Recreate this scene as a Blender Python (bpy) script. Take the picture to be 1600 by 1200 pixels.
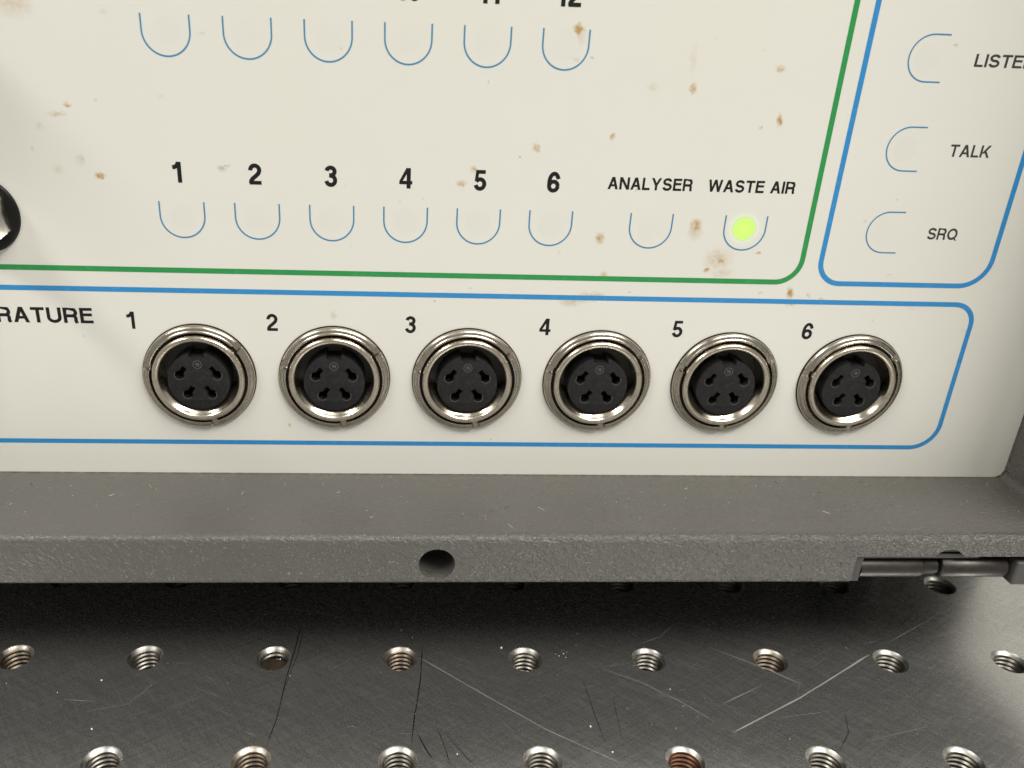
import bpy, bmesh, math, random
from mathutils import Vector, Matrix
random.seed(11)
S = 0.001                      # everything below is measured in millimetres
PI = math.pi
for o in list(bpy.data.objects): bpy.data.objects.remove(o)
sc = bpy.context.scene
C = sc.collection

# ------------------------------------------------------------------ camera
cam = bpy.data.objects.new('camera', bpy.data.cameras.new('camera'))
C.objects.link(cam); sc.camera = cam
cam.location = (48.3226*S, -143.2501*S, 117.9255*S)
cam.rotation_euler = (1.1562, -0.0351, -0.0493)
cam.data.sensor_width = 36
cam.data.lens = 1308.785/1600*36
cam.data.shift_x = 104.16/1600
cam.data.shift_y = -4.83/1600
cam.data.clip_start = 0.005; cam.data.clip_end = 20
cam.data.dof.use_dof = True
cam.data.dof.focus_distance = 0.152
cam.data.dof.aperture_fstop = 30
sc.render.resolution_x = 1024; sc.render.resolution_y = 768
sc.view_settings.view_transform = 'Standard'; sc.view_settings.look = 'None'
sc.view_settings.exposure = 0.11; sc.view_settings.gamma = 1

# ------------------------------------------------------------------ room light
w = bpy.data.worlds.new('World'); sc.world = w; w.use_nodes = True
bg = w.node_tree.nodes['Background']
bg.inputs[0].default_value = (1.0, 0.97, 0.91, 1); bg.inputs[1].default_value = 0.30

KEY = (1, .965, .90)
def lamp(name, loc, aim, sx, sy, power, col=(1, .93, .82)):
    l = bpy.data.lights.new(name, 'AREA'); l.shape = 'RECTANGLE'
    l.size = sx; l.size_y = sy; l.energy = power; l.color = col
    o = bpy.data.objects.new(name, l); C.objects.link(o)
    o.location = loc
    o.rotation_euler = (Vector(aim)-Vector(loc)).to_track_quat('-Z', 'Y').to_euler()
    return o
lamp('ceiling_lamp_right', (0.66, -0.56, 1.10), (.12, 0, .05), 0.75, 0.21, 15.5, KEY)
lamp('ceiling_lamp_left', (-1.00, -0.62, 1.25), (.08, 0, .05), 0.6, 0.22, 13.5, KEY)
lamp('ceiling_lamp_middle', (0.20, -0.95, 1.65), (.08, 0, .05), 0.25, 1.0, 7, KEY)

# ------------------------------------------------------------------ materials
def mat(name, col, rough=.5, metal=0., **kw):
    m = bpy.data.materials.new(name); m.use_nodes = True
    b = m.node_tree.nodes['Principled BSDF']
    b.inputs['Base Color'].default_value = (*col, 1)
    b.inputs['Roughness'].default_value = rough
    b.inputs['Metallic'].default_value = metal
    for k, v in kw.items(): b.inputs[k].default_value = v
    return m
class N:
    """small node helper"""
    def __init__(s, m):
        s.m = m; s.t = m.node_tree; s.b = s.t.nodes['Principled BSDF']
        s.co = s.t.nodes.new('ShaderNodeTexCoord').outputs['Object']
    def put(s, sock, v):
        if hasattr(v, 'links') or hasattr(v, 'is_linked'): s.t.links.new(v, sock)
        else: sock.default_value = v
    def noise(s, scale, detail=3, rough=.5, co=None, dist=0):
        n = s.t.nodes.new('ShaderNodeTexNoise'); s.put(n.inputs['Vector'], co if co is not None else s.co)
        n.inputs['Scale'].default_value = scale; n.inputs['Detail'].default_value = detail
        n.inputs['Roughness'].default_value = rough; n.inputs['Distortion'].default_value = dist
        return n.outputs['Fac']
    def noisec(s, scale, detail=2):
        n = s.t.nodes.new('ShaderNodeTexNoise'); s.put(n.inputs['Vector'], s.co)
        n.inputs['Scale'].default_value = scale; n.inputs['Detail'].default_value = detail
        return n.outputs['Color']
    def math(s, op, a, b=0., c=None, clamp=False):
        n = s.t.nodes.new('ShaderNodeMath'); n.operation = op; n.use_clamp = clamp
        s.put(n.inputs[0], a); s.put(n.inputs[1], b)
        if c is not None: s.put(n.inputs[2], c)
        return n.outputs[0]
    def vec(s, op, a, b=None, scale=None):
        n = s.t.nodes.new('ShaderNodeVectorMath'); n.operation = op
        s.put(n.inputs[0], a)
        if b is not None: s.put(n.inputs[1], b)
        if scale is not None: n.inputs['Scale'].default_value = scale
        return n.outputs['Value'] if op in ('LENGTH', 'DISTANCE', 'DOT_PRODUCT') else n.outputs[0]
    def mapr(s, v, a, b, c, d, smooth=False):
        n = s.t.nodes.new('ShaderNodeMapRange'); s.put(n.inputs[0], v)
        if smooth: n.interpolation_type = 'SMOOTHSTEP'
        for i, x in enumerate((a, b, c, d)): n.inputs[i+1].default_value = x
        return n.outputs[0]
    def mapping(s, rot=(0, 0, 0), scale=(1, 1, 1)):
        n = s.t.nodes.new('ShaderNodeMapping'); n.vector_type = 'TEXTURE'; scale = tuple(1/c for c in scale); s.put(n.inputs[0], s.co)
        n.inputs['Rotation'].default_value = rot; n.inputs['Scale'].default_value = scale
        return n.outputs[0]
    def mix(s, f, a, b):
        n = s.t.nodes.new('ShaderNodeMix'); n.data_type = 'RGBA'
        s.put(n.inputs[0], f); s.put(n.inputs[6], a); s.put(n.inputs[7], b)
        return n.outputs[2]
    def bump(s, h, strength, dist):
        n = s.t.nodes.new('ShaderNodeBump'); s.put(n.inputs['Height'], h)
        n.inputs['Strength'].default_value = strength; n.inputs['Distance'].default_value = dist
        s.put(s.b.inputs['Normal'], n.outputs[0])

# yellowed white membrane of the front panel with rust coloured stains
PANEL = (.662, .657, .610, 1)
def stain_list():
    # x, z, radius x, radius z (mm), strength, kind 0 rust / 1 grey smudge
    return [
     (76.8,116.2,.90,1.00,1,0),(76.8,116.1,.35,.40,1.3,0),(76.8,115.2,1.50,2.00,.25,0),(100.7,85.1,1.30,1.40,.9,0),(100.8,85.3,.55,.55,1.2,0),(100.8,83.9,1.60,1.50,.3,0),(83.8,82.5,1.00,1.30,.75,0),
     (105.6,79.2,3.00,2.60,.34,0),(106.3,78.9,.80,.70,.75,0),(103.8,77.3,.60,.50,.9,0),(106.7,76.8,2.60,1.40,.25,0),(112.7,80.4,.70,.40,.55,0),(71.4,97.7,.70,.80,.85,0),(71.3,97.8,.30,.30,1.1,0),
     (84.1,99.9,.50,.60,.7,0),(84.1,99.9,.20,.22,1,1),(96.6,107.9,.60,1.00,.8,0),(95.9,112.4,.80,3.00,.14,0),(110.6,111.3,1.00,.80,.5,0),(110.9,111.1,.35,.30,.8,0),(112.1,103.3,.60,1.30,.8,0),
     (109.2,102.0,.45,.60,.4,0),(89.8,107.9,1.30,.80,.22,0),(61.1,93.8,.80,.80,.5,0),(59.1,91.5,1.10,.90,.45,0),(59.4,91.3,.40,.40,.6,0),(-0.9,91.1,1.10,.60,.8,0),(-0.6,90.8,.40,.35,1.1,0),
     (-3.7,93.7,1.00,1.20,.3,0),(-7.6,92.1,1.10,1.10,.22,0),(-4.7,102.3,.80,.40,.65,0),(-6.5,100.8,1.70,.55,.45,0),(-0.2,103.2,.50,.45,.25,0),(-11.2,95.1,.40,.40,.4,1),(-9.5,98.9,.70,.60,.25,0),
     (19.0,92.8,.90,.60,.75,1),(19.8,93.3,.70,.30,.6,1),(24.6,86.6,.60,.30,.8,1),(92.0,85.8,.35,.35,.8,0),(2.9,116.2,.80,.60,.25,1),(10.2,104.1,.70,.60,.22,1),(17.4,113.5,.90,.35,.3,1),
     (79.3,112.1,.35,.30,.6,1),(76.9,111.7,.80,.30,.3,1),(81.3,71.3,4.00,.80,.5,1),(83.6,72.0,3.00,.80,.45,0),(85.4,75.9,.80,.80,.55,0),(79.6,70.6,2.40,.90,.3,0),(120.0,73.2,.80,1.30,1,0),
     (120.7,71.2,1.00,.60,.6,0),(114.6,73.2,.60,.40,.35,0),(37.0,67.4,.80,.90,.3,0),(28.4,45.3,.50,.50,.6,0),(62.0,66.8,.40,.30,.25,1),(126.3,72.2,.70,.35,.6,1),(123.7,72.8,.50,.40,.5,1),
     (143.8,70.8,1.20,.40,.2,1),(67.1,42.6,.35,.25,.55,1),(155.3,66.5,1.20,.50,.18,1),(136.9,68.1,.30,.25,.6,1),(139.2,116.0,.50,.30,.6,1),(135.8,90.6,.25,.25,.6,1),(131.0,86.5,.35,.30,.4,1),
     (-7.5,62.8,.30,.30,.25,1),(-10.7,116.9,3.50,2.40,.3,0),(48.6,88.1,.35,.35,.3,0),(40.5,80.0,.20,.20,.7,1),(76.9,79.7,.30,.40,.5,1),(62.6,107.7,.20,.20,.7,1),(68.7,96.2,.20,.20,.9,1),
     (107.4,114.0,.20,.20,.7,1),(90.4,72.7,.28,.25,.9,1),(61.3,72.8,.35,.20,.8,1),(137.8,77.0,.50,.30,.3,1),(39.1,112.2,.40,.50,.4,1),(89.3,91.2,.25,.40,.8,1),(99.2,115.6,.30,.20,.3,1),
     (52.5,88.8,.30,.30,.3,1),(39.5,90.6,.25,.25,.25,1),(57.9,59.4,.20,.20,.4,1),(55.2,70.5,.30,.20,.5,1)]
def white_membrane():
    m = mat('yellowed_white_membrane', PANEL[:3], .38); n = N(m)
    n.b.inputs['Specular IOR Level'].default_value = .35
    col = PANEL
    warp = n.vec('SCALE', n.vec('SUBTRACT', n.noisec(900, 3), (.5, .5, .5)), scale=.0014)
    p = n.vec('ADD', n.co, warp)
    fine = n.noise(2600, 3, .6)
    blot = n.mapr(n.noise(1100, 4, .65), .3, .65, .25, 1.15)
    for kind, tint in ((0, (.40, .235, .055, 1)), (1, (.24, .22, .15, 1))):
        acc = None
        for x, z, rx, rz, s, k in stain_list():
            if k != kind: continue
            d = n.vec('LENGTH', n.vec('MULTIPLY', n.vec('SUBTRACT', p, (x*S, 0, z*S)), (1000/rx, 0, 1000/rz)))
            v = n.mapr(d, 0, 1.2, s, 0, True)
            acc = v if acc is None else n.math('MAXIMUM', acc, v)
        f = n.math('MULTIPLY', acc, blot, clamp=True)
        f = n.math('MULTIPLY', f, 1.4 if kind == 0 else .95, clamp=True)
        col = n.mix(f, col, tint)
    # ageing: very soft uneven yellowing
    age = n.mapr(n.noise(22, 3), .35, .7, 0, .16)
    col = n.mix(age, col, (.61, .585, .48, 1))
    sp = n.mapr(fine, .28, .20, 0, .10)
    col = n.mix(sp, col, (.35, .30, .2, 1))
    n.put(n.b.inputs['Base Color'], col)
    n.put(n.b.inputs['Roughness'], n.mapr(n.noise(60, 3), .3, .7, .33, .46))
    n.bump(n.math('ADD', n.noise(1500, 2), n.noise(90, 1)), .10, .00008)
    return m
M = {}
M['panel'] = white_membrane()
M['black_print'] = mat('black_print', (.007, .006, .006), .5, **{'Specular IOR Level': .3})
M['grey_print'] = mat('grey_print', (.035, .030, .030), .5)
M['blue_print'] = mat('blue_print', (.022, .22, .50), .4)
M['thin_blue_print'] = mat('thin_blue_print', (.045, .21, .38), .4)
M['green_print'] = mat('green_print', (.018, .25, .060), .4)
M['window'] = mat('diffuser_window', (.648, .643, .590), .38)
for k in ('black_print', 'blue_print', 'green_print', 'grey_print'):
    n = N(M[k]); base = tuple(n.b.inputs['Base Color'].default_value)
    n.put(n.b.inputs['Base Color'], n.mix(n.mapr(n.noise(700, 4, .7), .52, .75, 0, .35), base, tuple(min(1, c*1.6+.03) for c in base[:3])+(1,)))

def lit_window():
    m = bpy.data.materials.new('lit_green_window'); m.use_nodes = True; t = m.node_tree
    n = N(m)
    r = n.vec('LENGTH', n.vec('MULTIPLY', n.co, (1000, 0, 1000)))
    core = n.mapr(r, 2.25, 1.8, 0, 1, True)
    hot = n.mapr(r, 2.2, .2, 0, 1, True)
    halo = n.mapr(r, 3.6, 2.0, 0, 1, True)
    n.b.inputs['Base Color'].default_value = PANEL
    n.b.inputs['Roughness'].default_value = .38
    n.b.inputs['Specular IOR Level'].default_value = .35
    n.put(n.b.inputs['Emission Color'], n.mix(core, (.30, .60, .02, 1), (.60, 1.0, .17, 1)))
    n.put(n.b.inputs['Base Color'], n.mix(n.mapr(r, 2.3, 1.75, 0, 1, True), PANEL, (.20, .34, .07, 1)))
    h = n.math('MULTIPLY', n.math('POWER', halo, 1.6), .17)
    n.put(n.b.inputs['Emission Strength'], n.math('MAXIMUM', h, n.math('MULTIPLY', core, n.math('MULTIPLY_ADD', hot, .16, .64))))
    return m
M['lit'] = lit_window()

def paint():
    m = mat('textured_grey_paint', (.125, .118, .100), .42); n = N(m)
    c = n.mix(n.mapr(n.noise(35, 4), .3, .7, 0, .5), (.094, .090, .081, 1), (.079, .076, .069, 1))
    c = n.mix(n.mapr(n.noise(4000, 2), .66, .8, 0, .5), c, (.3, .28, .24, 1))
    # rusty dust along the joint with the panel
    sep = n.t.nodes.new('ShaderNodeSeparateXYZ'); n.put(sep.inputs[0], n.co)
    edge = n.math('MULTIPLY', n.mapr(sep.outputs[1], -.0030, -.0002, 0, 1), n.mapr(n.noise(420, 4, .7), .5, .72, 0, .6))
    c = n.mix(edge, c, (.20, .135, .07, 1))
    joint = n.math('MULTIPLY', n.mapr(sep.outputs[1], -.0009, -.0002, 0, 1), n.mapr(n.noise(900, 3, .6), .35, .6, 0, .8))
    c = n.mix(joint, c, (.03, .022, .014, 1))
    chip = n.math('MULTIPLY', n.mapr(sep.outputs[1], -.0205, -.0211, 0, 1), n.mapr(n.noise(1700, 2, .6), .66, .70, 0, .55))
    c = n.mix(chip, c, (.30, .28, .25, 1))
    n.put(n.b.inputs['Base Color'], c)
    n.put(n.b.inputs['Roughness'], n.mapr(n.noise(300, 3), .3, .7, .28, .44))
    co = n.mapping(rot=(0, .5, 0), scale=(.75, 1, 1.25))
    front = n.mapr(sep.outputs[1], -.0198, -.0208, .45, 1)
    side = n.mapr(sep.outputs[0], .02, .12, .7, 2.0)
    h = n.math('ADD', n.noise(1000, 2, .55, co, .8), n.math('MULTIPLY', n.noise(3400, 1, .5), .3))
    h = n.math('MULTIPLY', h, n.math('MULTIPLY', front, side))
    n.bump(h, 1.0, .00036)
    return m
M['paint'] = paint()
M['body'] = mat('dark_case_sheet', (.05, .048, .042), .6)

def nickel(name, col, r0, r1, sc_=500, bump=.15):
    m = mat(name, col, r0, 1.0); n = N(m)
    oi = n.t.nodes.new('ShaderNodeObjectInfo'); cb = n.t.nodes.new('ShaderNodeCombineXYZ')
    for q_ in range(3): n.put(cb.inputs[q_], oi.outputs['Random'])
    n.co = n.vec('ADD', n.co, cb.outputs[0])
    n.put(n.b.inputs['Roughness'], n.mapr(n.noise(sc_, 4, .6), .3, .75, r0, r1))
    c = n.mix(n.mapr(n.noise(900, 4, .65), .5, .75, 0, .55), (*col, 1), (col[0]*.55, col[1]*.5, col[2]*.42, 1))
    n.put(n.b.inputs['Base Color'], c)
    n.bump(n.noise(2200, 3), bump, .00004)
    return m
M['nickel'] = nickel('nickel_plate', (.72, .65, .54), .15, .30)
M['nickel_dull'] = nickel('dull_nickel_plate', (.50, .455, .385), .18, .34)
M['chrome'] = nickel('chrome_nut', (.72, .69, .62), .12, .28)
M['insulator'] = mat('black_insulator', (.020, .020, .021), .42, **{'Specular IOR Level': .32})
n = N(M['insulator'])
n.put(n.b.inputs['Base Color'], n.mix(n.mapr(n.noise(1600, 5, .7), .5, .8, 0, .6), (.011, .011, .012, 1), (.05, .047, .042, 1)))
n.put(n.b.inputs['Roughness'], n.mapr(n.noise(700, 3), .3, .7, .34, .55)); n.bump(n.noise(3000, 3), .3, .00005)
M['insulator_edge'] = mat('lighter_black_insulator', (.085, .083, .08), .4)
M['black'] = mat('black_rubber', (.006, .0055, .005), .4, **{'Specular IOR Level': .3})
M['dark'] = mat('dark_bore', (.004, .004, .004), .9)
M['steel_rod'] = nickel('blackened_rod', (.085, .08, .075), .36, .48, 800, .1)
M['bracket'] = mat('dark_bracket_paint', (.055, .053, .049), .55)

def steel():
    m = mat('scratched_steel_plate', (.42, .405, .37), .33, .94); n = N(m)
    sA = n.noise(1300, 5, .75, n.mapping(rot=(0, 0, .55), scale=(.07, 1, 1)))
    sB = n.noise(1100, 5, .75, n.mapping(rot=(0, 0, -.5), scale=(.06, 1, 1)))
    sC = n.noise(1500, 5, .75, n.mapping(rot=(0, 0, -.95), scale=(.06, 1, 1)))
    big = n.noise(26, 5, .6)
    st = n.math('ADD', n.math('ADD', sA, sB), sC)
    c = n.mix(n.mapr(big, .3, .7, 0, 1), (.61, .613, .605, 1), (.56, .562, .553, 1))
    c = n.mix(n.mapr(st, 1.50, 1.85, 0, .30), c, (.84, .84, .81, 1))
    c = n.mix(n.mapr(st, 1.45, 1.2, 0, .10), c, (.28, .275, .26, 1))
    c = n.mix(n.mapr(n.noise(5200, 2), .45, .70, 0, .30), c, (.85, .83, .78, 1))
    c = n.mix(n.mapr(n.noise(190, 5, .7, None, 1.0), .56, .72, 0, .28), c, (.80, .77, .70, 1))
    n.put(n.b.inputs['Base Color'], c)
    n.put(n.b.inputs['Roughness'], n.math('ADD', n.mapr(big, .3, .7, .24, .28), n.mapr(st, 1.3, 1.8, -.02, .06)))
    n.bump(n.math('ADD', st, n.math('MULTIPLY', n.noise(2600, 2), .5)), .07, .00001)
    return m
M['steel'] = steel()
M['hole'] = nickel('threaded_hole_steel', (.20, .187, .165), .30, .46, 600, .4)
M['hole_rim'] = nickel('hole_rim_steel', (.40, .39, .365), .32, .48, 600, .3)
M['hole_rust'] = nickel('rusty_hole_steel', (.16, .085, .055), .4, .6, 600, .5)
M['scratch'] = mat('bright_scratch', (.34, .33, .30), .6, .4)
M['scratch_dark'] = mat('dark_scratch', (.05, .05, .045), .5, 1.0)
M['lint'] = mat('pale_lint', (.75, .73, .66), .7)
M['dirt'] = mat('dark_grit', (.03, .025, .02), .8)
M['pale_box'] = mat('reflection_box_paint', (.48, .47, .44), .5)

# ------------------------------------------------------------------ helpers
def new(name, me, m=None, parent=None, smooth=False):
    o = bpy.data.objects.new(name, me); C.objects.link(o)
    if m is not None:
        for k in (m if isinstance(m, (list, tuple)) else [m]): me.materials.append(k)
    if parent: o.parent = parent
    if smooth: me.polygons.foreach_set('use_smooth', [True]*len(me.polygons))
    return o
def mesh(name, vs, fs):
    me = bpy.data.meshes.new(name); me.from_pydata([tuple(c*S for c in v) for v in vs], [], fs); me.update(); return me
def empty(name, loc=(0, 0, 0), rz=0):
    o = bpy.data.objects.new(name, None); C.objects.link(o); o.location = tuple(c*S for c in loc)
    o.rotation_euler = (0, 0, rz); o.empty_display_size = .01; return o
def thing(o, label, cat, group=None):
    o['label'] = label; o['category'] = cat
    if group: o['group'] = group
    return o
def arc(cx, cy, rx, ry, a0, a1, n=14):
    return [(cx+rx*math.cos(math.radians(a0+(a1-a0)*i/n)), cy+ry*math.sin(math.radians(a0+(a1-a0)*i/n))) for i in range(n+1)]
def box(name, a, b, m, parent=None, bev=0):
    bm = bmesh.new(); bmesh.ops.create_cube(bm, size=1)
    for v in bm.verts:
        v.co = Vector([(a[i]+b[i])/2*S + v.co[i]*(b[i]-a[i])*S for i in range(3)])
    if bev: bmesh.ops.bevel(bm, geom=bm.edges[:], offset=bev*S, segments=3, affect='EDGES', profile=.5)
    me = bpy.data.meshes.new(name); bm.to_mesh(me); bm.free()
    return new(name, me, m, parent)
def outline_solid(name, loops, extrude, bevel=0, axis='Y', res=3):
    """closed 2D loops (mm) filled with holes, extruded +-extrude, as a mesh. axis Y: the plate stands in XZ."""
    cu = bpy.data.curves.new(name, 'CURVE'); cu.dimensions = '2D'; cu.fill_mode = 'BOTH'
    cu.extrude = extrude*S; cu.bevel_depth = bevel*S; cu.bevel_resolution = res; cu.offset = -bevel*S
    for lp in loops:
        sp = cu.splines.new('POLY'); sp.points.add(len(lp)-1); sp.use_cyclic_u = True
        for p, q in zip(sp.points, lp): p.co = (q[0]*S, q[1]*S, 0, 1)
    o = bpy.data.objects.new(name+'_tmp', cu); C.objects.link(o)
    dg = bpy.context.evaluated_depsgraph_get(); dg.update()
    me = bpy.data.meshes.new_from_object(o.evaluated_get(dg)); bpy.data.objects.remove(o)
    bm = bmesh.new(); bm.from_mesh(me); bmesh.ops.remove_doubles(bm, verts=bm.verts, dist=1e-7)
    if axis == 'Y': bmesh.ops.transform(bm, matrix=Matrix.Rotation(PI/2, 4, 'X'), verts=bm.verts)
    bmesh.ops.recalc_face_normals(bm, faces=bm.faces)
    bm.to_mesh(me); bm.free(); me.name = name; me.materials.clear(); return me
def circle(cx, cy, r, n=48, a0=0): return [(cx+r*math.cos(2*PI*i/n+a0), cy+r*math.sin(2*PI*i/n+a0)) for i in range(n)]
def lathe(name, prof, n=96, rfun=None, axis='Y', closed=False):
    """prof: (radius, out) ; out grows towards the viewer (-Y) or up (+Z)"""
    vs, fs = [], []
    for i in range(n):
        a = 2*PI*i/n; c, s = math.cos(a), math.sin(a)
        for (r, h) in prof:
            if rfun: r, h = rfun(a, r, h)
            vs.append((r*c, -h, r*s) if axis == 'Y' else (r*c, r*s, h))
    k = len(prof); e = k if closed else k-1
    for i in range(n):
        for j in range(e):
            a, b = i*k+j, i*k+(j+1) % k; c2, d = ((i+1) % n)*k+(j+1) % k, ((i+1) % n)*k+j
            fs.append((a, b, c2, d) if axis == 'Y' else (a, d, c2, b))
    me = mesh(name, vs, fs); bm = bmesh.new(); bm.from_mesh(me); bmesh.ops.recalc_face_normals(bm, faces=bm.faces); bm.to_mesh(me); bm.free()
    return me
def sharp_by_angle(o, deg=35):
    me = o.data; bm = bmesh.new(); bm.from_mesh(me)
    for f in bm.faces: f.smooth = True
    for e in bm.edges:
        e.smooth = not (len(e.link_faces) == 2 and e.calc_face_angle(0) > math.radians(deg))
    bm.to_mesh(me); bm.free(); return o
def strip(pts, wd, closed=False, y=-.02, taper=False):
    """mitred ribbon of width wd along 2D pts, standing in the panel plane"""
    vs, fs = [], []; n = len(pts)
    for i, p in enumerate(pts):
        a = pts[i-1] if (i or closed) else p; b = pts[(i+1) % n] if (i < n-1 or closed) else p
        d1 = Vector((p[0]-a[0], p[1]-a[1])); d2 = Vector((b[0]-p[0], b[1]-p[1]))
        d1 = d1.normalized() if d1.length > 1e-9 else d2.normalized(); d2 = d2.normalized() if d2.length > 1e-9 else d1
        t = (d1+d2).normalized(); nn = Vector((-t.y, t.x)); k = 1/max(.4, nn.dot(Vector((-d1.y, d1.x))))
        h = wd/2*k
        vs += [(p[0]+nn.x*h, y, p[1]+nn.y*h), (p[0]-nn.x*h, y, p[1]-nn.y*h)]
    for i in range(n-1 if not closed else n):
        j = (i+1) % n; fs.append((2*i, 2*i+1, 2*j+1, 2*j))
    return vs, fs

# ------------------------------------------------------------------ letter shapes
def glyph(ch, t):
    h = t/2; st, po = [], []
    V = lambda x, y0=0, y1=1, wd=t: po.append([(x, y0), (x+wd, y0), (x+wd, y1), (x, y1)])
    H = lambda x0, x1, y, wd=t*.92: po.append([(x0, y), (x1, y), (x1, y+wd), (x0, y+wd)])
    D = lambda x0, y0, x1, y1, wd=t*1.1: po.append([(x0, y0), (x0+wd, y0), (x1+wd, y1), (x1, y1)])
    if ch == 'A': w = .90; D(0, 0, w/2-t*.6, 1); D(w-t*1.1, 0, w/2-t*.5, 1); H(.2, w-.2, .24, t*.85)
    elif ch == 'N': w = .86; V(0); V(w-t); D(0, 1, w-t*1.15, 0, t*1.15)
    elif ch == 'M': w = 1.0; V(0); V(w-t); D(0, 1, w/2-t*.5, 0, t); D(w-t, 1, w/2-t*.5, 0, t)
    elif ch == 'L': w = .66; V(0); H(t, w, 0)
    elif ch == 'I': w = t; V(0)
    elif ch == 'E': w = .74; V(0); H(t, w, 0); H(t, w*.94, .46); H(t, w*.98, 1-t*.92)
    elif ch == 'T': w = .78; H(0, w, 1-t*.92); V(w/2-h, 0, 1-t*.92)
    elif ch == 'Y': w = .88; D(0, 1, w/2-t*.55, .40); D(w-t*1.1, 1, w/2-t*.55, .40); V(w/2-h, 0, .44)
    elif ch == 'K': w = .86; V(0); D(t*.7, .33, w-t*1.3, 1, t*1.25); D(w-t*1.2, 0, .28, .58, t*1.1)
    elif ch == 'W':
        w = 1.22; q = w/4
        D(q-t*.5, 0, 0, 1, t); D(q-t*.5, 0, 2*q-t*.5, 1, t); D(3*q-t*.5, 0, 2*q-t*.5, 1, t); D(3*q-t*.5, 0, w-t, 1, t)
    elif ch == 'U': w = .84; st.append([(h, 1), (h, .36)]+arc(w/2, .36, w/2-h, .36-h*.9, 180, 360, 16)+[(w-h, 1)])
    elif ch in 'RP':
        w = .84; V(0); r = (1-h-.47)/2; cy = .47+r
        st.append([(t, 1-h*.95), (w-t-.12, 1-h*.95)]+arc(w-h-r-.02, cy, r*.98, r, 90, -90, 12)+[(t, .47)])
        if ch == 'R': st.append([(.46, .47)]+arc(.52, .30, .18, .17, 90, 5, 6)+[(w-h-.05, .14), (w-h+.01, 0)])
    elif ch == 'S': w = .82; st.append(arc(w/2, .715, w/2-h-.02, .205, 8, 270, 16)+arc(w/2, .295, w/2-h, .215, 90, -172, 16)[1:])
    elif ch in 'QO':
        w = .96; st.append(arc(w/2, .5, w/2-h, .5-h, 0, 360, 30))
        if ch == 'Q': D(w-.13, -.05, w-.42, .26, t*.9)
    elif ch == '1': w = .42; V(w-t, 0, 1); st.append([(0, .735), (.10, .745), (.20, .80), (w-t*.6, .97)])
    elif ch == '2': w = .60; st.append(arc(.3, .70, .215, .218, 185, -12, 14)+[(.47, .55), (.34, .42), (.18, .29), (.105, .18), (.085, .06)]); H(0.02, w, 0)
    elif ch == '3': w = .60; st.append(arc(.295, .735, .195, .185, 172, -78, 12)+[(.22, .548)]); st.append([(.22, .535)]+arc(.295, .305, .215, .225, 80, -172, 14))
    elif ch == '4': w = .64; V(.36, 0, 1); H(0, w, .205, t*.85); po.append([(0, .205), (.15, .34), (.38, .74), (.38, 1), (.34, 1), (0, .36)])
    elif ch == '5': w = .60; H(.10, .56, 1-t*.92); po.append([(.03, .45), (.19, .45), (.25, 1), (.09, 1)]); st.append([(.10, .45)]+arc(.30, .315, .215, .235, 125, -168, 16))
    elif ch == '6': w = .60; st.append(arc(.3, .305, .215, .222, 0, 360, 24)); st.append([(.085, .30)]+arc(.315, .50, .232, .418, 180, 22, 14))
    elif ch == '7': w = .58; H(0, w, 1-t*.92); D(.14, 0, w-t, .9)
    elif ch == '8': w = .60; st.append(arc(.3, .74, .19, .18, 0, 360, 20)); st.append(arc(.3, .30, .215, .222, 0, 360, 20))
    elif ch == '9': w = .60; st.append(arc(.3, .695, .215, .222, 0, 360, 24)); st.append([(.515, .70)]+arc(.285, .50, .232, .418, 0, -158, 14))
    elif ch == '0': w = .60; st.append(arc(.3, .5, .215, .418, 0, 360, 26))
    else: w = .34
    return w, st, po
def lettering(name, text, x0, x1, z0, height, m, parent, t=.16, gap=.115, center=None):
    adv = 0; items = []
    for ch in text:
        w_, st, po = glyph(ch, t); items.append((adv, st, po)); adv += w_+gap
    total = adv-gap
    if center is not None: kx = height; x0 = center-total*height/2
    else: kx = (x1-x0)/total
    vs, fs = [], []; lay = 0
    for a, st, po in items:
        for pl in st:
            v, f = strip([(p[0]+a, p[1]) for p in pl], t, y=0); y = -.020-.002*(lay % 6); lay += 1
            b = len(vs); vs += [(x0+q[0]*kx, y, z0+q[2]*height) for q in v]; fs += [tuple(b+i for i in g) for g in f]
        for pl in po:
            y = -.020-.002*(lay % 6); lay += 1
            b = len(vs); vs += [(x0+(q[0]+a)*kx, y, z0+q[1]*height) for q in pl]; fs.append(tuple(range(b, b+len(pl))))
    return new(name, mesh(name, vs, fs), m, parent)

# ================================================================== THE INSTRUMENT
inst = thing(empty('laboratory_instrument', (70, 90, 0)), 'grey cased laboratory instrument with a yellowed white front panel and six round sockets', 'instrument')
inst_off = Vector((70*S, 90*S, 0))
def under(o, p=inst):
    """parent keeping the world place"""
    o.parent = p
    if p is inst: o.location = Vector(o.location)-inst_off
    return o
def under_keep(o): return under(o, inst)

PX0, PX1, PZ0, PZ1 = -150, 172.6, 34.8, 212
SOCK = [(12.42+24.6*i, 55.12) for i in range(6)]
NUT = (-21.4, 84.2)
pm = outline_solid('front_panel', [[(PX0, PZ0), (PX1-1.6, PZ0), (PX1-.5, PZ0+.5), (PX1, PZ0+1.6), (PX1, PZ1), (PX0, PZ1)]]+[circle(x, z, 8.9, 64) for x, z in SOCK], 1.0)
panel = new('front_panel', pm, M['panel']); panel.location = (0, 1.0*S, 0)
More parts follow.
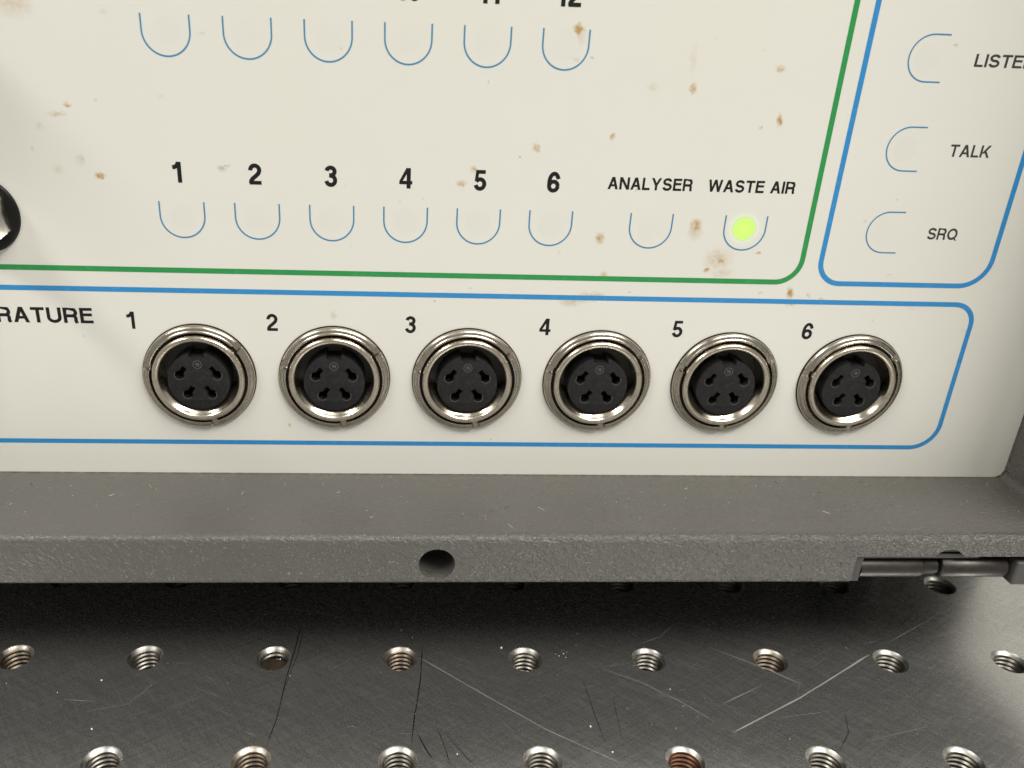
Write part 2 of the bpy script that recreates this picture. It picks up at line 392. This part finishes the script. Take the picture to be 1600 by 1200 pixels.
# bake the shift so that prints and panel share one origin
for v in pm.vertices: v.co.y += 1.0*S
panel.location = (0, 0, 0); under_keep(panel)
def pchild(name, vs, fs, m):
    o = new(name, mesh(name, vs, fs), m, panel); return o
def round_path(pts, radii, n=12):
    out = []
    for i, p in enumerate(pts):
        r = radii[i]
        if not r: out.append(p); continue
        a = Vector(pts[i-1])-Vector(p); b = Vector(pts[(i+1) % len(pts)])-Vector(p)
        a.normalize(); b.normalize(); c = Vector(p)+a*r+b*r
        P0 = Vector(p)+a*r; P1 = Vector(p)+b*r
        a0 = math.atan2(P0.y-c.y, P0.x-c.x); a1 = math.atan2(P1.y-c.y, P1.x-c.x)
        while a1-a0 > PI: a1 -= 2*PI
        while a1-a0 < -PI: a1 += 2*PI
        out += [(c.x+r*math.cos(a0+(a1-a0)*k/n), c.y+r*math.sin(a0+(a1-a0)*k/n)) for k in range(n+1)]
    return out
def outline(name, pts, radii, wd, m, closed=False):
    v, f = strip(round_path(pts, radii), wd, closed); return pchild(name, v, f, m)
outline('green_border', [(-140, 75.22), (121.1, 75.22), (121.1, 190)], [0, 4.4, 0], .95, M['green_print'])
outline('blue_border', [(-140, 71.55), (156.1, 71.55), (156.1, 41.5), (-140, 41.5)], [0, 4.0, 5.2, 0], .92, M['blue_print'])
outline('blue_border', [(124.6, 190), (124.6, 75.15), (156.5, 75.15), (156.5, 190)], [0, 4.2, 5.2, 0], .92, M['blue_print'])
UX = [11.92+12.587*i for i in range(6)]
for x, zt in [(x, 116.2) for x in UX]+[(x, 87.2) for x in UX]+[(92.6, 87.15), (109.5, 87.15)]:
    r = 3.72
    v, f = strip([(x-r, zt)]+arc(x, zt-2.42, r, r, 180, 360, 30)+[(x+r, zt)], .26)
    pchild('indicator_outline', v, f, M['thin_blue_print'])
    if x == 109.5: continue
    c = circle(x, zt-2.35, 2.15, 40)
    pchild('indicator_window', [(p[0], -.006, p[1]) for p in c], [tuple(range(len(c)))], M['window'])
for zc in (113.8, 99.23, 84.75, 128.3):
    r = 3.66
    v, f = strip([(138.0, zc+r)]+arc(131.75+r, zc, r, r, 90, 270, 30)+[(138.0, zc-r)], .24)
    pchild('indicator_outline', v, f, M['thin_blue_print'])
    c = circle(134.9, zc, 2.1, 40)
    pchild('indicator_window', [(p[0], -.006, p[1]) for p in c], [tuple(range(len(c)))], M['window'])
c = [(3.7*math.cos(2*PI*i/48), -.004, 3.7*math.sin(2*PI*i/48)) for i in range(48)]
lit = new('lit_indicator_window', mesh('lit_indicator_window', c, [tuple(range(48))]), M['lit'], panel)
lit.location = (109.35*S, -.004*S, 84.85*S); lit['label'] = 'glowing yellow green indicator window under WASTE AIR'

for i in range(6):
    lettering('printed_number', str(i+1), 0, 0, 90.36, 3.42, M['black_print'], panel, t=.20, center=UX[i]-.15+(.1 if i else -.1))
    lettering('printed_number', str(i+7), 0, 0, 119.4, 3.42, M['black_print'], panel, t=.20, gap=.13, center=UX[i]-.1)
    lettering('printed_number', str(i+1), 0, 0, 64.25, 3.22, M['black_print'], panel, t=.18, center=[1.15, 26.05, 50.9, 75.55, 100.25, 124.95][i])
for text, x0, x1, z0, h, mm, t in [('ANALYSER', 84.2, 98.95, 91.15, 2.08, 'black_print', .20), ('WASTE AIR', 101.75, 117.1, 91.15, 2.08, 'black_print', .20),
        ('LISTEN', 143.1, 153.5, 112.75, 2.0, 'grey_print', .185), ('TALK', 142.95, 150.2, 98.2, 2.05, 'grey_print', .18), ('SRQ', 143.0, 148.5, 83.7, 2.08, 'grey_print', .18),
        ('TEMPERATURE', -36.0, -5.35, 65.15, 2.86, 'black_print', .20), ('RO', 149.9, 153.3, 121.2, 2.4, 'black_print', .165)]:
    o = lettering('printed_word', text, x0, x1, z0, h, M[mm], panel, t=t)
    if text != 'RO': o['label'] = ('black' if mm[0] == 'b' else 'dark grey')+' printed word '+text

# ---- bezel frame: one casting with rounded edges, two bores and a foot recess
FX0, FX1, FZ0, FZ1 = -156, 191.5, 24.75, 219
YF, YB = -21.9, 3.0
def rrect(x0, z0, x1, z1, r, n=6): return round_path([(x0, z0), (x1, z0), (x1, z1), (x0, z1)], [r]*4, n)
inner = rrect(PX0, PZ0, PX1, PZ1, 1.6)
fm = outline_solid('bezel_frame', [rrect(FX0, FZ0, FX1, FZ1, 2.5), inner[::-1]], (YB-YF)/2-1.3, 1.3, res=6)
for v in fm.vertices:
    v.co.y += (YF+YB)/2*S
frame = new('bezel_frame', fm, M['paint'])
def cutter(me):
    o = bpy.data.objects.new('cut', me); C.objects.link(o); return o
def cyl_cut(x, z, r, y0, y1, n=56):
    c = circle(x, z, r, n); vs = [(p[0], y0, p[1]) for p in c]+[(p[0], y1, p[1]) for p in c]
    fs = [(i, (i+1) % n, n+(i+1) % n, n+i) for i in range(n)]+[tuple(range(n))[::-1], tuple(range(n, 2*n))]
    return mesh('cut', vs, fs)
def box_mesh(a, b):
    x0, y0, z0 = a; x1, y1, z1 = b
    return mesh('cut', [(x0, y0, z0), (x1, y0, z0), (x1, y1, z0), (x0, y1, z0), (x0, y0, z1), (x1, y0, z1), (x1, y1, z1), (x0, y1, z1)],
                [(0, 3, 2, 1), (4, 5, 6, 7), (0, 1, 5, 4), (1, 2, 6, 5), (2, 3, 7, 6), (3, 0, 4, 7)])
cuts = [cyl_cut(55.95, 29.2, 3.2, -30, -13.5), cyl_cut(148.95, 29.15, 3.2, -30, -13.5), box_mesh((131.7, -30, 20), (182.5, -11, 30.85))]
for cme in cuts:
    bm = bmesh.new(); bm.from_mesh(cme); bmesh.ops.recalc_face_normals(bm, faces=bm.faces); bm.to_mesh(cme); bm.free()
    co = cutter(cme); md = frame.modifiers.new('b', 'BOOLEAN'); md.operation = 'DIFFERENCE'; md.solver = 'EXACT'; md.object = co
    dg = bpy.context.evaluated_depsgraph_get(); dg.update()
    me2 = bpy.data.meshes.new_from_object(frame.evaluated_get(dg)); frame.modifiers.clear(); frame.data = me2
    bpy.data.objects.remove(co)
frame.data.materials.clear(); frame.data.materials.append(M['paint']); sharp_by_angle(frame, 40)
under_keep(frame)
o = box('case', (FX0+1, YB+.01, FZ0+.5), (FX1-1, 300, FZ1-.5), M['body'], bev=.8); under_keep(o)
for x in (-140, 163):
    for y in (25, 285):
        f_ = new('rubber_foot', lathe('rubber_foot', [(0, 0), (6.5, 0), (7, .6), (7.6, 24.5), (7.6, 25.3), (0, 25.3)], 32, axis='Z'), M['black'], smooth=False)
        f_.location = (x*S, y*S, 0); under_keep(f_)

# ---- folded tilt foot in the recess
b = empty('tilt_foot', (150, -19, 27)); under_keep(b)
def tf(name, me, m): 
    o = new(name, me, m, b); return o
bx = lambda a, c, bev=.15: None
def tfbox(name, a, c, m, bev=.15):
    o = box(name, tuple(p-q for p, q in zip(a, (150, -19, 27))), tuple(p-q for p, q in zip(c, (150, -19, 27))), m, b, bev); return o
tfbox('bracket_plate', (131.9, -20.6, 24.9), (182, -11.6, 27.4), M['bracket']) if False else None
tfbox('bracket_plate', (132.0, -17.6, 24.9), (182.0, -13.8, 30.7), M['bracket'])
tfbox('bracket_plate', (133.6, -20.9, 29.75), (155.5, -17.65, 30.75), M['bracket'])
tfbox('bracket_cheek', (131.85, -21.3, 25.0), (133.5, -17.65, 30.7), M['bracket'])
tfbox('bracket_plate', (144.5, -20.6, 30.95), (153.5, -15, 33.4), M['bracket'], .1)
tfbox('bracket_cheek', (162.6, -21.8, 24.3), (172.0, -17.65, 29.4), M['bracket'], .5)
def rod(prof):
    vs, fs = [], []; n = 40
    for i in range(n):
        a = 2*PI*i/n
        for x, r in prof: vs.append((x-150, r*math.cos(a), r*math.sin(a)))
    k = len(prof)
    for i in range(n):
        for j in range(k-1):
            fs.append((i*k+j, ((i+1) % n)*k+j, ((i+1) % n)*k+j+1, i*k+j+1))
    return mesh('rod', vs, fs)
for pr in ([(133.55, 0), (133.55, 2.15), (144.9, 2.15), (145.4, 2.0), (146.0, 1.62), (148.2, 1.62), (148.55, 1.5), (148.6, 0)],
           [(148.95, 0), (148.95, 1.9), (149.25, 2.22), (161.2, 2.22), (161.7, 1.9), (161.75, 0)],
           [(146, 0), (146, .9), (163.5, .9), (163.5, 0)]):
    o = tf('rod', rod(pr), M['steel_rod']); o.location = (0, -.35*S, .2*S); sharp_by_angle(o, 50)

# ---- the six sockets
shell_prof = [(8.42, -2.0), (8.42, 1.1), (8.34, 1.42), (8.1, 1.66), (7.8, 1.76), (7.48, 1.66), (7.24, 1.4), (7.14, 1.22)]
bowl = [(7.16, 1.25), (6.84, .93), (6.5, .6), (6.2, .2), (6.0, -.35), (5.88, -1.2), (5.82, -2.4), (5.8, -5.9)]
def bowl_r(h):
    for (r0, h0), (r1, h1) in zip(bowl[:-1], bowl[1:]):
        if h1 <= h <= h0: return r0+(r1-r0)*(h0-h)/(h0-h1)
h = .95
while h > -5.4:
    shell_prof += [(bowl_r(h), h), (bowl_r(h-.1)+.015, h-.1), (bowl_r(h-.2)-.012, h-.2)]; h -= .30
shell_prof += [(5.8, -5.9)]
def shellfun(a, r_, hh):
    # uneven bore made up for its reflections: bright bowl below, dark straight wall above
    if hh < 1.21 and r_ < 7.3:
        k = max(0, min(1, (-math.sin(a)+.08)/.6)); k = k*k*(3-2*k)
        r_ = r_*k+(7.14-.012*(1.2-hh))*(1-k)
    return r_, hh
shell_me = lathe('shell', shell_prof, 120, shellfun)
NOTCH = [math.radians(a) for a in (38, 165, 282)]
def ringfun(a, r, hh):
    for q in NOTCH:
        d = (a-q+PI) % (2*PI)-PI
        if abs(d) < math.radians(3.6): return r, min(hh, .38)
    return r, hh
ring_prof = [(10.12, 0.0), (10.14, .38), (10.04, .64), (9.8, .88), (9.52, 1.0), (9.3, 1.05), (9.17, 1.18), (9.03, 1.24), (8.9, 1.18), (8.82, 1.0), (8.8, .1)]
ring_me = lathe('ring_nut', ring_prof, 200, ringfun)
def keyhole(cx, cz, ex, ez, r=.87, hw=.44):
    d = Vector((ex-cx, ez-cz)); L = d.length; d.normalize(); nrm = Vector((-d.y, d.x))
    th = math.asin(hw/r); base = math.atan2(d.y, d.x)
    pts = [(cx+r*math.cos(base+th+(2*PI-2*th)*k/26), cz+r*math.sin(base+th+(2*PI-2*th)*k/26)) for k in range(27)]
    e1 = Vector((ex, ez))-nrm*hw; e2 = Vector((ex, ez))+nrm*hw
    return pts+[(e1.x, e1.y), (e2.x, e2.y)]
a0 = math.asin(1.35/5.6)
face = [(5.6*math.cos(PI/2+a0+(2*PI-2*a0)*k/72), 5.6*math.sin(PI/2+a0+(2*PI-2*a0)*k/72)) for k in range(73)]+[(1.35, 4.72), (-1.35, 4.72)]
holes = [keyhole(-3.4, 1.22, -2.3, 2.75), keyhole(3.4, 1.22, 2.3, 2.75), keyhole(-2.2, -2.62, -1.12, -1.12), keyhole(2.2, -2.62, 1.12, -1.12)]
ins_me = outline_solid('insert', [face]+[q[::-1] for q in holes], 3.3, .10, res=1)
for v in ins_me.vertices: v.co.y += (3.3+.1-2.45)*S
floor_me = lathe('well_floor', [(0, -5.7), (7.3, -5.7), (7.3, -6.2), (0, -6.2)], 64)
def maker_mark():
    vs, fs = [], []
    for pl, wd in ((arc(0, 3.35, .76, .76, 0, 360, 30), .12), ([(.30, 3.62), (-.28, 3.62), (-.28, 3.36), (.28, 3.36), (.28, 3.08), (-.30, 3.08)], .13), ([(.05, 3.62), (.05, 3.46), (.34, 3.46), (.34, 3.2)], .11)):
        v, f = strip(pl, wd, y=-2.49); bse = len(vs); vs += v; fs += [tuple(bse+i for i in g) for g in f]
        v2, f2 = strip(pl, wd, y=-2.54); 
    return mesh('maker_mark', vs, fs)
mark_me = maker_mark()
def rim_me():
    vs, fs = [], []
    for q in holes:
        cx = sum(p[0] for p in q)/len(q)
        lower = [p for p in q[:27]]
        sel = [p for k, p in enumerate(lower) if 4 < k < 22]
        v, f = strip([(p[0], p[1]) for p in sel], .10, y=-2.465); bse = len(vs); vs += v; fs += [tuple(bse+i for i in g) for g in f]  # lighter ribbon along each pin hole's edge, opposite its slot
    return mesh('hole_lips', vs, fs)
lips_me = rim_me()
dark_edge_me = lathe('washer_or_dark_edge', [(8.43, 0), (8.43, .2), (10.26, .2), (10.3, 0)], 96)  # black ring added as the dark reflection along the ring nut's side
tilt = [2, -2, 1, -1, -5, 0]
sock_labels = ['socket under the printed 1', 'socket under the printed 2', 'socket under the printed 3', 'socket under the printed 4', 'socket under the printed 5', 'socket under the printed 6']
for i, (x, z) in enumerate(SOCK):
    s_ = new('socket', shell_me, M['nickel'] if not shell_me.materials else None); s_.location = (x*S, 0, z*S); under_keep(s_)
    s_['label'] = 'round metal four pin '+sock_labels[i]
    for nm, me_, m_ in (('ring_nut', ring_me, M['nickel_dull']), ('insert', ins_me, M['insulator']), ('well_floor', floor_me, M['insulator']), ('maker_mark', mark_me, M['insulator_edge']), ('washer_or_dark_edge', dark_edge_me, M['black']), ('pin_hole_lip', lips_me, M['insulator_edge'])):
        o = new(nm, me_, m_ if not me_.materials else None, s_)
        if nm == 'ring_nut': o.rotation_euler = (0, -math.radians(tilt[i]), 0); sharp_by_angle(o, 32) if i == 0 else None
        if nm in ('insert', 'maker_mark', 'pin_hole_lip'): o.location = (0, 1.15*S, -.48*S)
        if nm == 'insert': o.rotation_euler = (0, math.radians([-1, 0, 0, 1, -2, 0][i]), 0)
    if i == 0: sharp_by_angle(s_, 60); sharp_by_angle(bpy.data.objects['insert'], 40)

# ---- toggle switch with hex nut at the left edge
tg = empty('toggle_switch', (NUT[0], 0, NUT[1])); under_keep(tg)
new('washer_or_dark_edge', lathe('washer_or_dark_edge', [(3.2, 0), (3.2, .6), (6.3, .6), (6.45, .5), (6.5, 0)], 64), M['black'], tg, True)
def hexnut(af, h0, h1, rch):
    n = 96; vs = []; fs = []; rot = math.radians(-24)
    for i in range(n):
        a = 2*PI*i/n; k = ((a-rot) % (PI/3))-PI/6; rh = af/2/math.cos(k)
        for rr, hh in ((rh, h0), (rh, h1-(rh-rch)*.62), (rch, h1), (3.1, h1), (3.1, h0)):
            vs.append((rr*math.cos(a), -hh, rr*math.sin(a)))
    for i in range(n):
        for j in range(4):
            fs.append((i*5+j, i*5+j+1, ((i+1) % n)*5+j+1, ((i+1) % n)*5+j))
    return mesh('hex_nut', vs, fs)
o = new('hex_nut', hexnut(10.0, .6, 3.6, 4.5), M['chrome'], tg); sharp_by_angle(o, 28)
new('bushing', lathe('bushing', [(3.05, 0), (3.05, 7.5), (2.6, 8.0), (1.6, 8.0), (1.5, 6)], 48), M['nickel'], tg, True)
new('lever', lathe('lever', [(1.3, 6), (1.4, 12), (2.1, 24), (2.2, 26), (1.6, 27.3), (0, 27.6)], 32), M['chrome'], tg, True)

# unseen knob, added only for the soft shade it casts on the panel
k_ = new('shade_knob', lathe('shade_knob', [(9.5, 0), (9.5, 2), (8.6, 3), (8.2, 14), (7.6, 15), (0, 15)], 64), M['black'])
k_.location = (-35*S, 0, 119*S); under_keep(k_); sharp_by_angle(k_, 40)

# ================================================================== THE TABLE
TH = -.0171
tab = thing(empty('breadboard_table', (-25.07, -11.66, 0), TH), 'scratched steel optical table top with a grid of threaded holes under the instrument', 'table')
NI, NJ = range(-3, 12), range(-4, 5)
loops = [[(-200, -260), (420, -260), (420, 330), (-200, 330)]]+[circle(25*i, 25*j, 3.4, 48)[::-1] for i in NI for j in NJ]
tm = outline_solid('steel_plate', loops, 6.0, axis='Z')
for v in tm.vertices: v.co.z -= 6.0*S
new('steel_plate', tm, M['steel'], tab)
def thread_mesh():
    n = 48; rows = []; vs = []; fs = []
    hs = [0, -.12, -.32, -.62]; rr = [3.4, 3.32, 3.05, 2.72]
    zz = -.62
    k = 0
    depth = [-(.72+.125*i) for i in range(72)]
    for i in range(n):
        a = 2*PI*i/n
        for h_, r_ in zip(hs, rr): vs.append((r_*math.cos(a), r_*math.sin(a), h_))
        for d in depth:
            ph = (d+a/(2*PI)) % 1.0; tri = abs(ph-.5)*2
            r_ = 2.48+.42*max(0, min(1, tri*1.25-.12)); 
            vs.append((r_*math.cos(a), r_*math.sin(a), d))
        vs.append((0.01*math.cos(a), 0.01*math.sin(a), -9.6))
    m_ = len(hs)+len(depth)+1
    for i in range(n):
        for j in range(m_-1):
            fs.append((i*m_+j, i*m_+j+1, ((i+1) % n)*m_+j+1, ((i+1) % n)*m_+j))
    me = mesh('threaded_hole', vs, fs); bm = bmesh.new(); bm.from_mesh(me)
    for f in bm.faces:
        f.smooth = True
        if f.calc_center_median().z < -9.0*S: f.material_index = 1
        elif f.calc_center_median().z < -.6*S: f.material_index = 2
        if f.normal.z < -.2 and f.calc_center_median().length < 3*S: pass
    bm.to_mesh(me); bm.free(); return me
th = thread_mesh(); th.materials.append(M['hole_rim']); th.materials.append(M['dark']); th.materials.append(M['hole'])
M['hole_dull'] = nickel('dull_hole_steel', (.17, .14, .11), .35, .55, 900, .7)
M['rim_dull'] = nickel('dull_rim_steel', (.42, .39, .34), .30, .50, 900, .6)
M['grime'] = mat('grime_plug', (.035, .027, .017), .9, **{'Specular IOR Level': .15}); n = N(M['grime']); n.bump(n.noise(1500, 4), 1, .0003)
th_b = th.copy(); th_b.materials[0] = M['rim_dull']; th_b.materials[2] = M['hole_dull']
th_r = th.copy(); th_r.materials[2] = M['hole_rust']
for j in (1, 0, -1, -2):
    for i in range(-1, 11):
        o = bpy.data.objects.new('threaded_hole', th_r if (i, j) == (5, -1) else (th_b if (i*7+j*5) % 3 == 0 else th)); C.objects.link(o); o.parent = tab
        o.location = (25*i*S, 25*j*S, 0); o.rotation_euler = (0, 0, random.uniform(-.35, .35))
        if (i, j) == (5, -1): o['label'] = 'rusty threaded hole'
        if (i, j) == (2, 0):
            o['label'] = 'threaded hole clogged with brown grime'
            pl_ = new('grime_plug', lathe('grime_plug', [(0, -2.3), (.7, -2.0), (1.3, -2.3), (1.9, -1.9), (2.4, -2.1), (2.85, -1.5), (2.9, -2.9), (0, -2.9)], 32, lambda a, rr_, hh: (rr_, hh-.6+(.22*math.sin(3*a+rr_*2)+.16*math.sin(7*a+rr_*5)+random.uniform(-.1, .1) if 0 < rr_ < 2.88 else 0)), axis='Z'), M['grime'], o, True)

# plugs the remaining bores so that no light comes through from below
box('table_underside', (-199, -259, -24), (419, 329, -12.05), M['dark'], tab)

# scratches: thin bright or dark slivers lying on the plate
bright, dark = ([], []), ([], [])
def sliver(store, pts, wd, z):
    vs, fs = store; b_ = len(vs); n = len(pts)
    for i, p in enumerate(pts):
        a = pts[max(0, i-1)]; c_ = pts[min(n-1, i+1)]; t = Vector((c_[0]-a[0], c_[1]-a[1])).normalized(); k = wd/2*(1 if 0 < i < n-1 else .15)*random.uniform(.6, 1.2)
        vs += [(p[0]-t.y*k, p[1]+t.x*k, z), (p[0]+t.y*k, p[1]-t.x*k, z)]
    for i in range(n-1): fs.append((b_+2*i, b_+2*i+1, b_+2*i+3, b_+2*i+2))
def scratch(store, pl, wd, z=.004):
    pts = []
    for a, c_ in zip(pl[:-1], pl[1:]):
        A, B = a, c_
        n = max(2, int(math.hypot(B[0]-A[0], B[1]-A[1])/3))
        pts += [(A[0]+(B[0]-A[0])*k/n+random.gauss(0, .02), A[1]+(B[1]-A[1])*k/n+random.gauss(0, .02)) for k in range(n)]
    pts.append(pl[-1]); sliver(store, pts, wd, z)
scratch(bright, [(204.1, 21.4), (190.1, 12.7), (178.1, 5.9)], .26); scratch(bright, [(171.7, 2.0), (151.8, -10.1), (135.7, -18.6)], .30)
scratch(bright, [(136.2, -11.7), (145.5, -6.9)], .13); scratch(bright, [(78.8, 0.4), (87.9, -7.0), (101.3, -17.7), (114.1, -25.7)], .13)
scratch(bright, [(114.9, -2.6), (121.7, -6.0), (128.9, -11.7), (133.5, -16.4)], .08); scratch(bright, [(138.2, 4.0), (148.5, -2.6), (154.1, -7.0)], .12)
scratch(bright, [(124.4, 4.7), (129.0, 6.8), (133.6, 11.1)], .10); scratch(bright, [(187.7, 7.3), (196.8, 9.6)], .11); scratch(bright, [(172.3, 5.2), (175.5, 6.0)], .10)
scratch(bright, [(43.1, 16.2), (49.4, 15.2), (57.7, 13.6), (63.9, 12.0)], .08); scratch(bright, [(145.4, -15.2), (156.6, -13.3)], .06); scratch(bright, [(158.4, -20.8), (173.0, -17.1)], .06)
scratch(bright, [(13.5, -11.0), (19.4, -11.5)], .08); scratch(bright, [(18.0, -13.9), (25.4, -12.1), (29.4, -5.6)], .05); scratch(bright, [(47.5, -18.3), (49.9, -19.4)], .10)
scratch(dark, [(54.1, 10.1), (53.9, 3.4), (53.3, -5.5), (52.9, -15.8), (52.1, -22.0)], .22); scratch(dark, [(54.8, 8.1), (54.6, 1.5), (53.3, -8.0)], .12)
scratch(dark, [(79.4, 3.6), (79.0, -5.4), (77.9, -15.0), (77.3, -22.3)], .22); scratch(dark, [(78.1, -18.0), (79.8, -22.3), (81.2, -24.7)], .24)
scratch(dark, [(81.6, -16.5), (83.1, -21.6), (84.1, -26.1)], .14); scratch(dark, [(83.3, -18.7), (86.5, -23.6), (88.5, -26.2)], .12)
scratch(dark, [(110.6, -5.2), (111.2, -14.9), (111.9, -21.5)], .13); scratch(dark, [(115.5, -10.2), (115.0, -20.1)], .12); scratch(dark, [(159.0, -13.3), (157.2, -18.6), (153.7, -22.5)], .20)
for k in range(420):
    x, y = random.uniform(-30, 230), random.uniform(-45, 22); a = random.choice((.55, -.5, -.12, random.uniform(-1.5, 1.5)))+random.gauss(0, .12); L = abs(random.gauss(0, 4.5))+.5
    if any(math.hypot(x-25*i, y-25*j) < 3.5+L*.5 for i in range(-1, 11) for j in (-1, 0)): continue
    cv = random.gauss(0, .04)*L
    pts = [(x+math.cos(a)*L*(s-.5)-math.sin(a)*cv*(s-.5)**2*4, y+math.sin(a)*L*(s-.5)+math.cos(a)*cv*(s-.5)**2*4) for s in (0, .25, .5, .75, 1)]
    sliver(bright if k % 6 else dark, pts, random.uniform(.010, .028), .003+.0005*(k % 5))
for st_, nm, mt in ((bright, 'bright_scratches', M['scratch']), (dark, 'dark_scratches', M['scratch_dark'])):
    o = new(nm, mesh(nm, *st_), mt, tab); o['kind'] = 'stuff'

# unseen pale box, added for the bright patch it mirrors into the plate
box_o = box('reflection_box', (200, 28, .3), (430, 230, 190), M['pale_box'], bev=1.5)
thing(box_o, 'unseen pale box added for its reflection in the bright steel at the right edge', 'box')

# ================================================================== DUST AND LINT
def speck(vs, fs, p, r, flat='Z'):
    b_ = len(vs); n = random.randint(5, 7)
    el = random.uniform(.5, 1); an = random.uniform(0, PI)
    ring = []
    for k in range(n):
        a = 2*PI*k/n; rr = r*random.uniform(.6, 1.1); u, v = rr*math.cos(a), rr*el*math.sin(a)
        ring.append((u*math.cos(an)-v*math.sin(an), u*math.sin(an)+v*math.cos(an)))
    for lvl, sc_ in ((0.0, 1), (r*.5, .55)):
        for u, v in ring:
            vs.append((p[0]+u*sc_, p[1]+v*sc_, p[2]+lvl) if flat == 'Z' else (p[0]+u*sc_, p[1]-lvl, p[2]+v*sc_))
    for k in range(n): fs.append((b_+k, b_+(k+1) % n, b_+n+(k+1) % n, b_+n+k))
    fs.append(tuple(range(b_+n, b_+2*n)))
def hairline(vs, fs, p, L, a, wd, z):
    b_ = len(vs); x, y = p; cur = a; pts = [(x, y)]
    for k in range(8): cur += random.gauss(0, .35); x += math.cos(cur)*L/8; y += math.sin(cur)*L/8; pts.append((x, y))
    for i, q in enumerate(pts):
        t = Vector((pts[min(8, i+1)][0]-pts[max(0, i-1)][0], pts[min(8, i+1)][1]-pts[max(0, i-1)][1])).normalized()
        vs.append((q[0]-t.y*wd/2, q[1]+t.x*wd/2, z)); vs.append((q[0]+t.y*wd/2, q[1]-t.x*wd/2, z+.03))
    for i in range(8): fs.append((b_+2*i, b_+2*i+1, b_+2*i+3, b_+2*i+2))
vs, fs = [], []
for x, y, r in [(-6.5, -18.1, .22), (-4.5, -29.9, .26), (70.5, -10.0, .30), (84.5, -30.7, .30), (87.2, -36.5, .22), (59.8, -36.5, .20), (101.9, -21.8, .14), (102.1, 3.3, .16), (79.9, 2.1, .12), (86.9, -5.9, .11), (50.1, -4.6, .12), (52.4, -6.8, .09), (23.6, 2.3, .12), (28.0, 2.2, .12), (30.7, 0.8, .12), (36.3, -0.5, .1), (21.4, 0.6, .1), (-13.6, -21.1, .1), (-23.8, -18.7, .1), (162.3, 6.1, .14), (173.1, 10.5, .14), (103.2, -26.1, .1), (105.0, -28.8, .1), (142.5, -10.7, .1), (120.2, -34.2, .1), (82.9, -11.8, .18), (81.9, -12.5, .15), (83.2, -12.9, .15), (82.7, -11.0, .12), (81.3, -11.9, .12), (83.7, -11.4, .1), (85.9, -9.4, .12), (28.7, -17.4, .1), (17.2, -19.1, .09), (156.6, -30.2, .1), (92.3, -26.6, .1), (100.1, -31.4, .1), (102.1, -28.4, .1)]:
    speck(vs, fs, (x, y, .01), r)
for k in range(150): speck(vs, fs, (random.uniform(-30, 230), random.uniform(-45, 20), .01), random.uniform(.03, .07))
nt = len(vs)
o = thing(new('white_dust', mesh('white_dust', vs, fs), M['lint']), 'tiny white dust specks scattered over the steel table top', 'dust'); o['kind'] = 'stuff'
vs, fs = [], []
for k in range(230):
    speck(vs, fs, (random.uniform(-25, 170), random.triangular(-20.5, -.6, -2), 34.82), random.choice((.03, .04, .05, .06, .09)))
for k in range(26): hairline(vs, fs, (random.uniform(-25, 168), random.uniform(-19, -1.5)), random.uniform(.5, 1.8), random.uniform(0, 6.3), .022, 34.83)
o = thing(new('pale_lint', mesh('pale_lint', vs, fs), M['lint']), 'pale lint and dust lying on the grey ledge below the panel', 'lint'); o['kind'] = 'stuff'
vs, fs = [], []
for k in range(60): speck(vs, fs, (random.uniform(-25, 170), random.triangular(-20.5, -.5, -1), 34.82), random.choice((.04, .06, .08, .12)))
for k in range(8): hairline(vs, fs, (random.uniform(-25, 168), random.uniform(-19, -1.5)), random.uniform(.8, 1.6), random.uniform(0, 6.3), .08, 34.83)
o = thing(new('dark_grit', mesh('dark_grit', vs, fs), M['dirt']), 'dark grit caught on the grey ledge along the foot of the panel', 'grit'); o['kind'] = 'stuff'
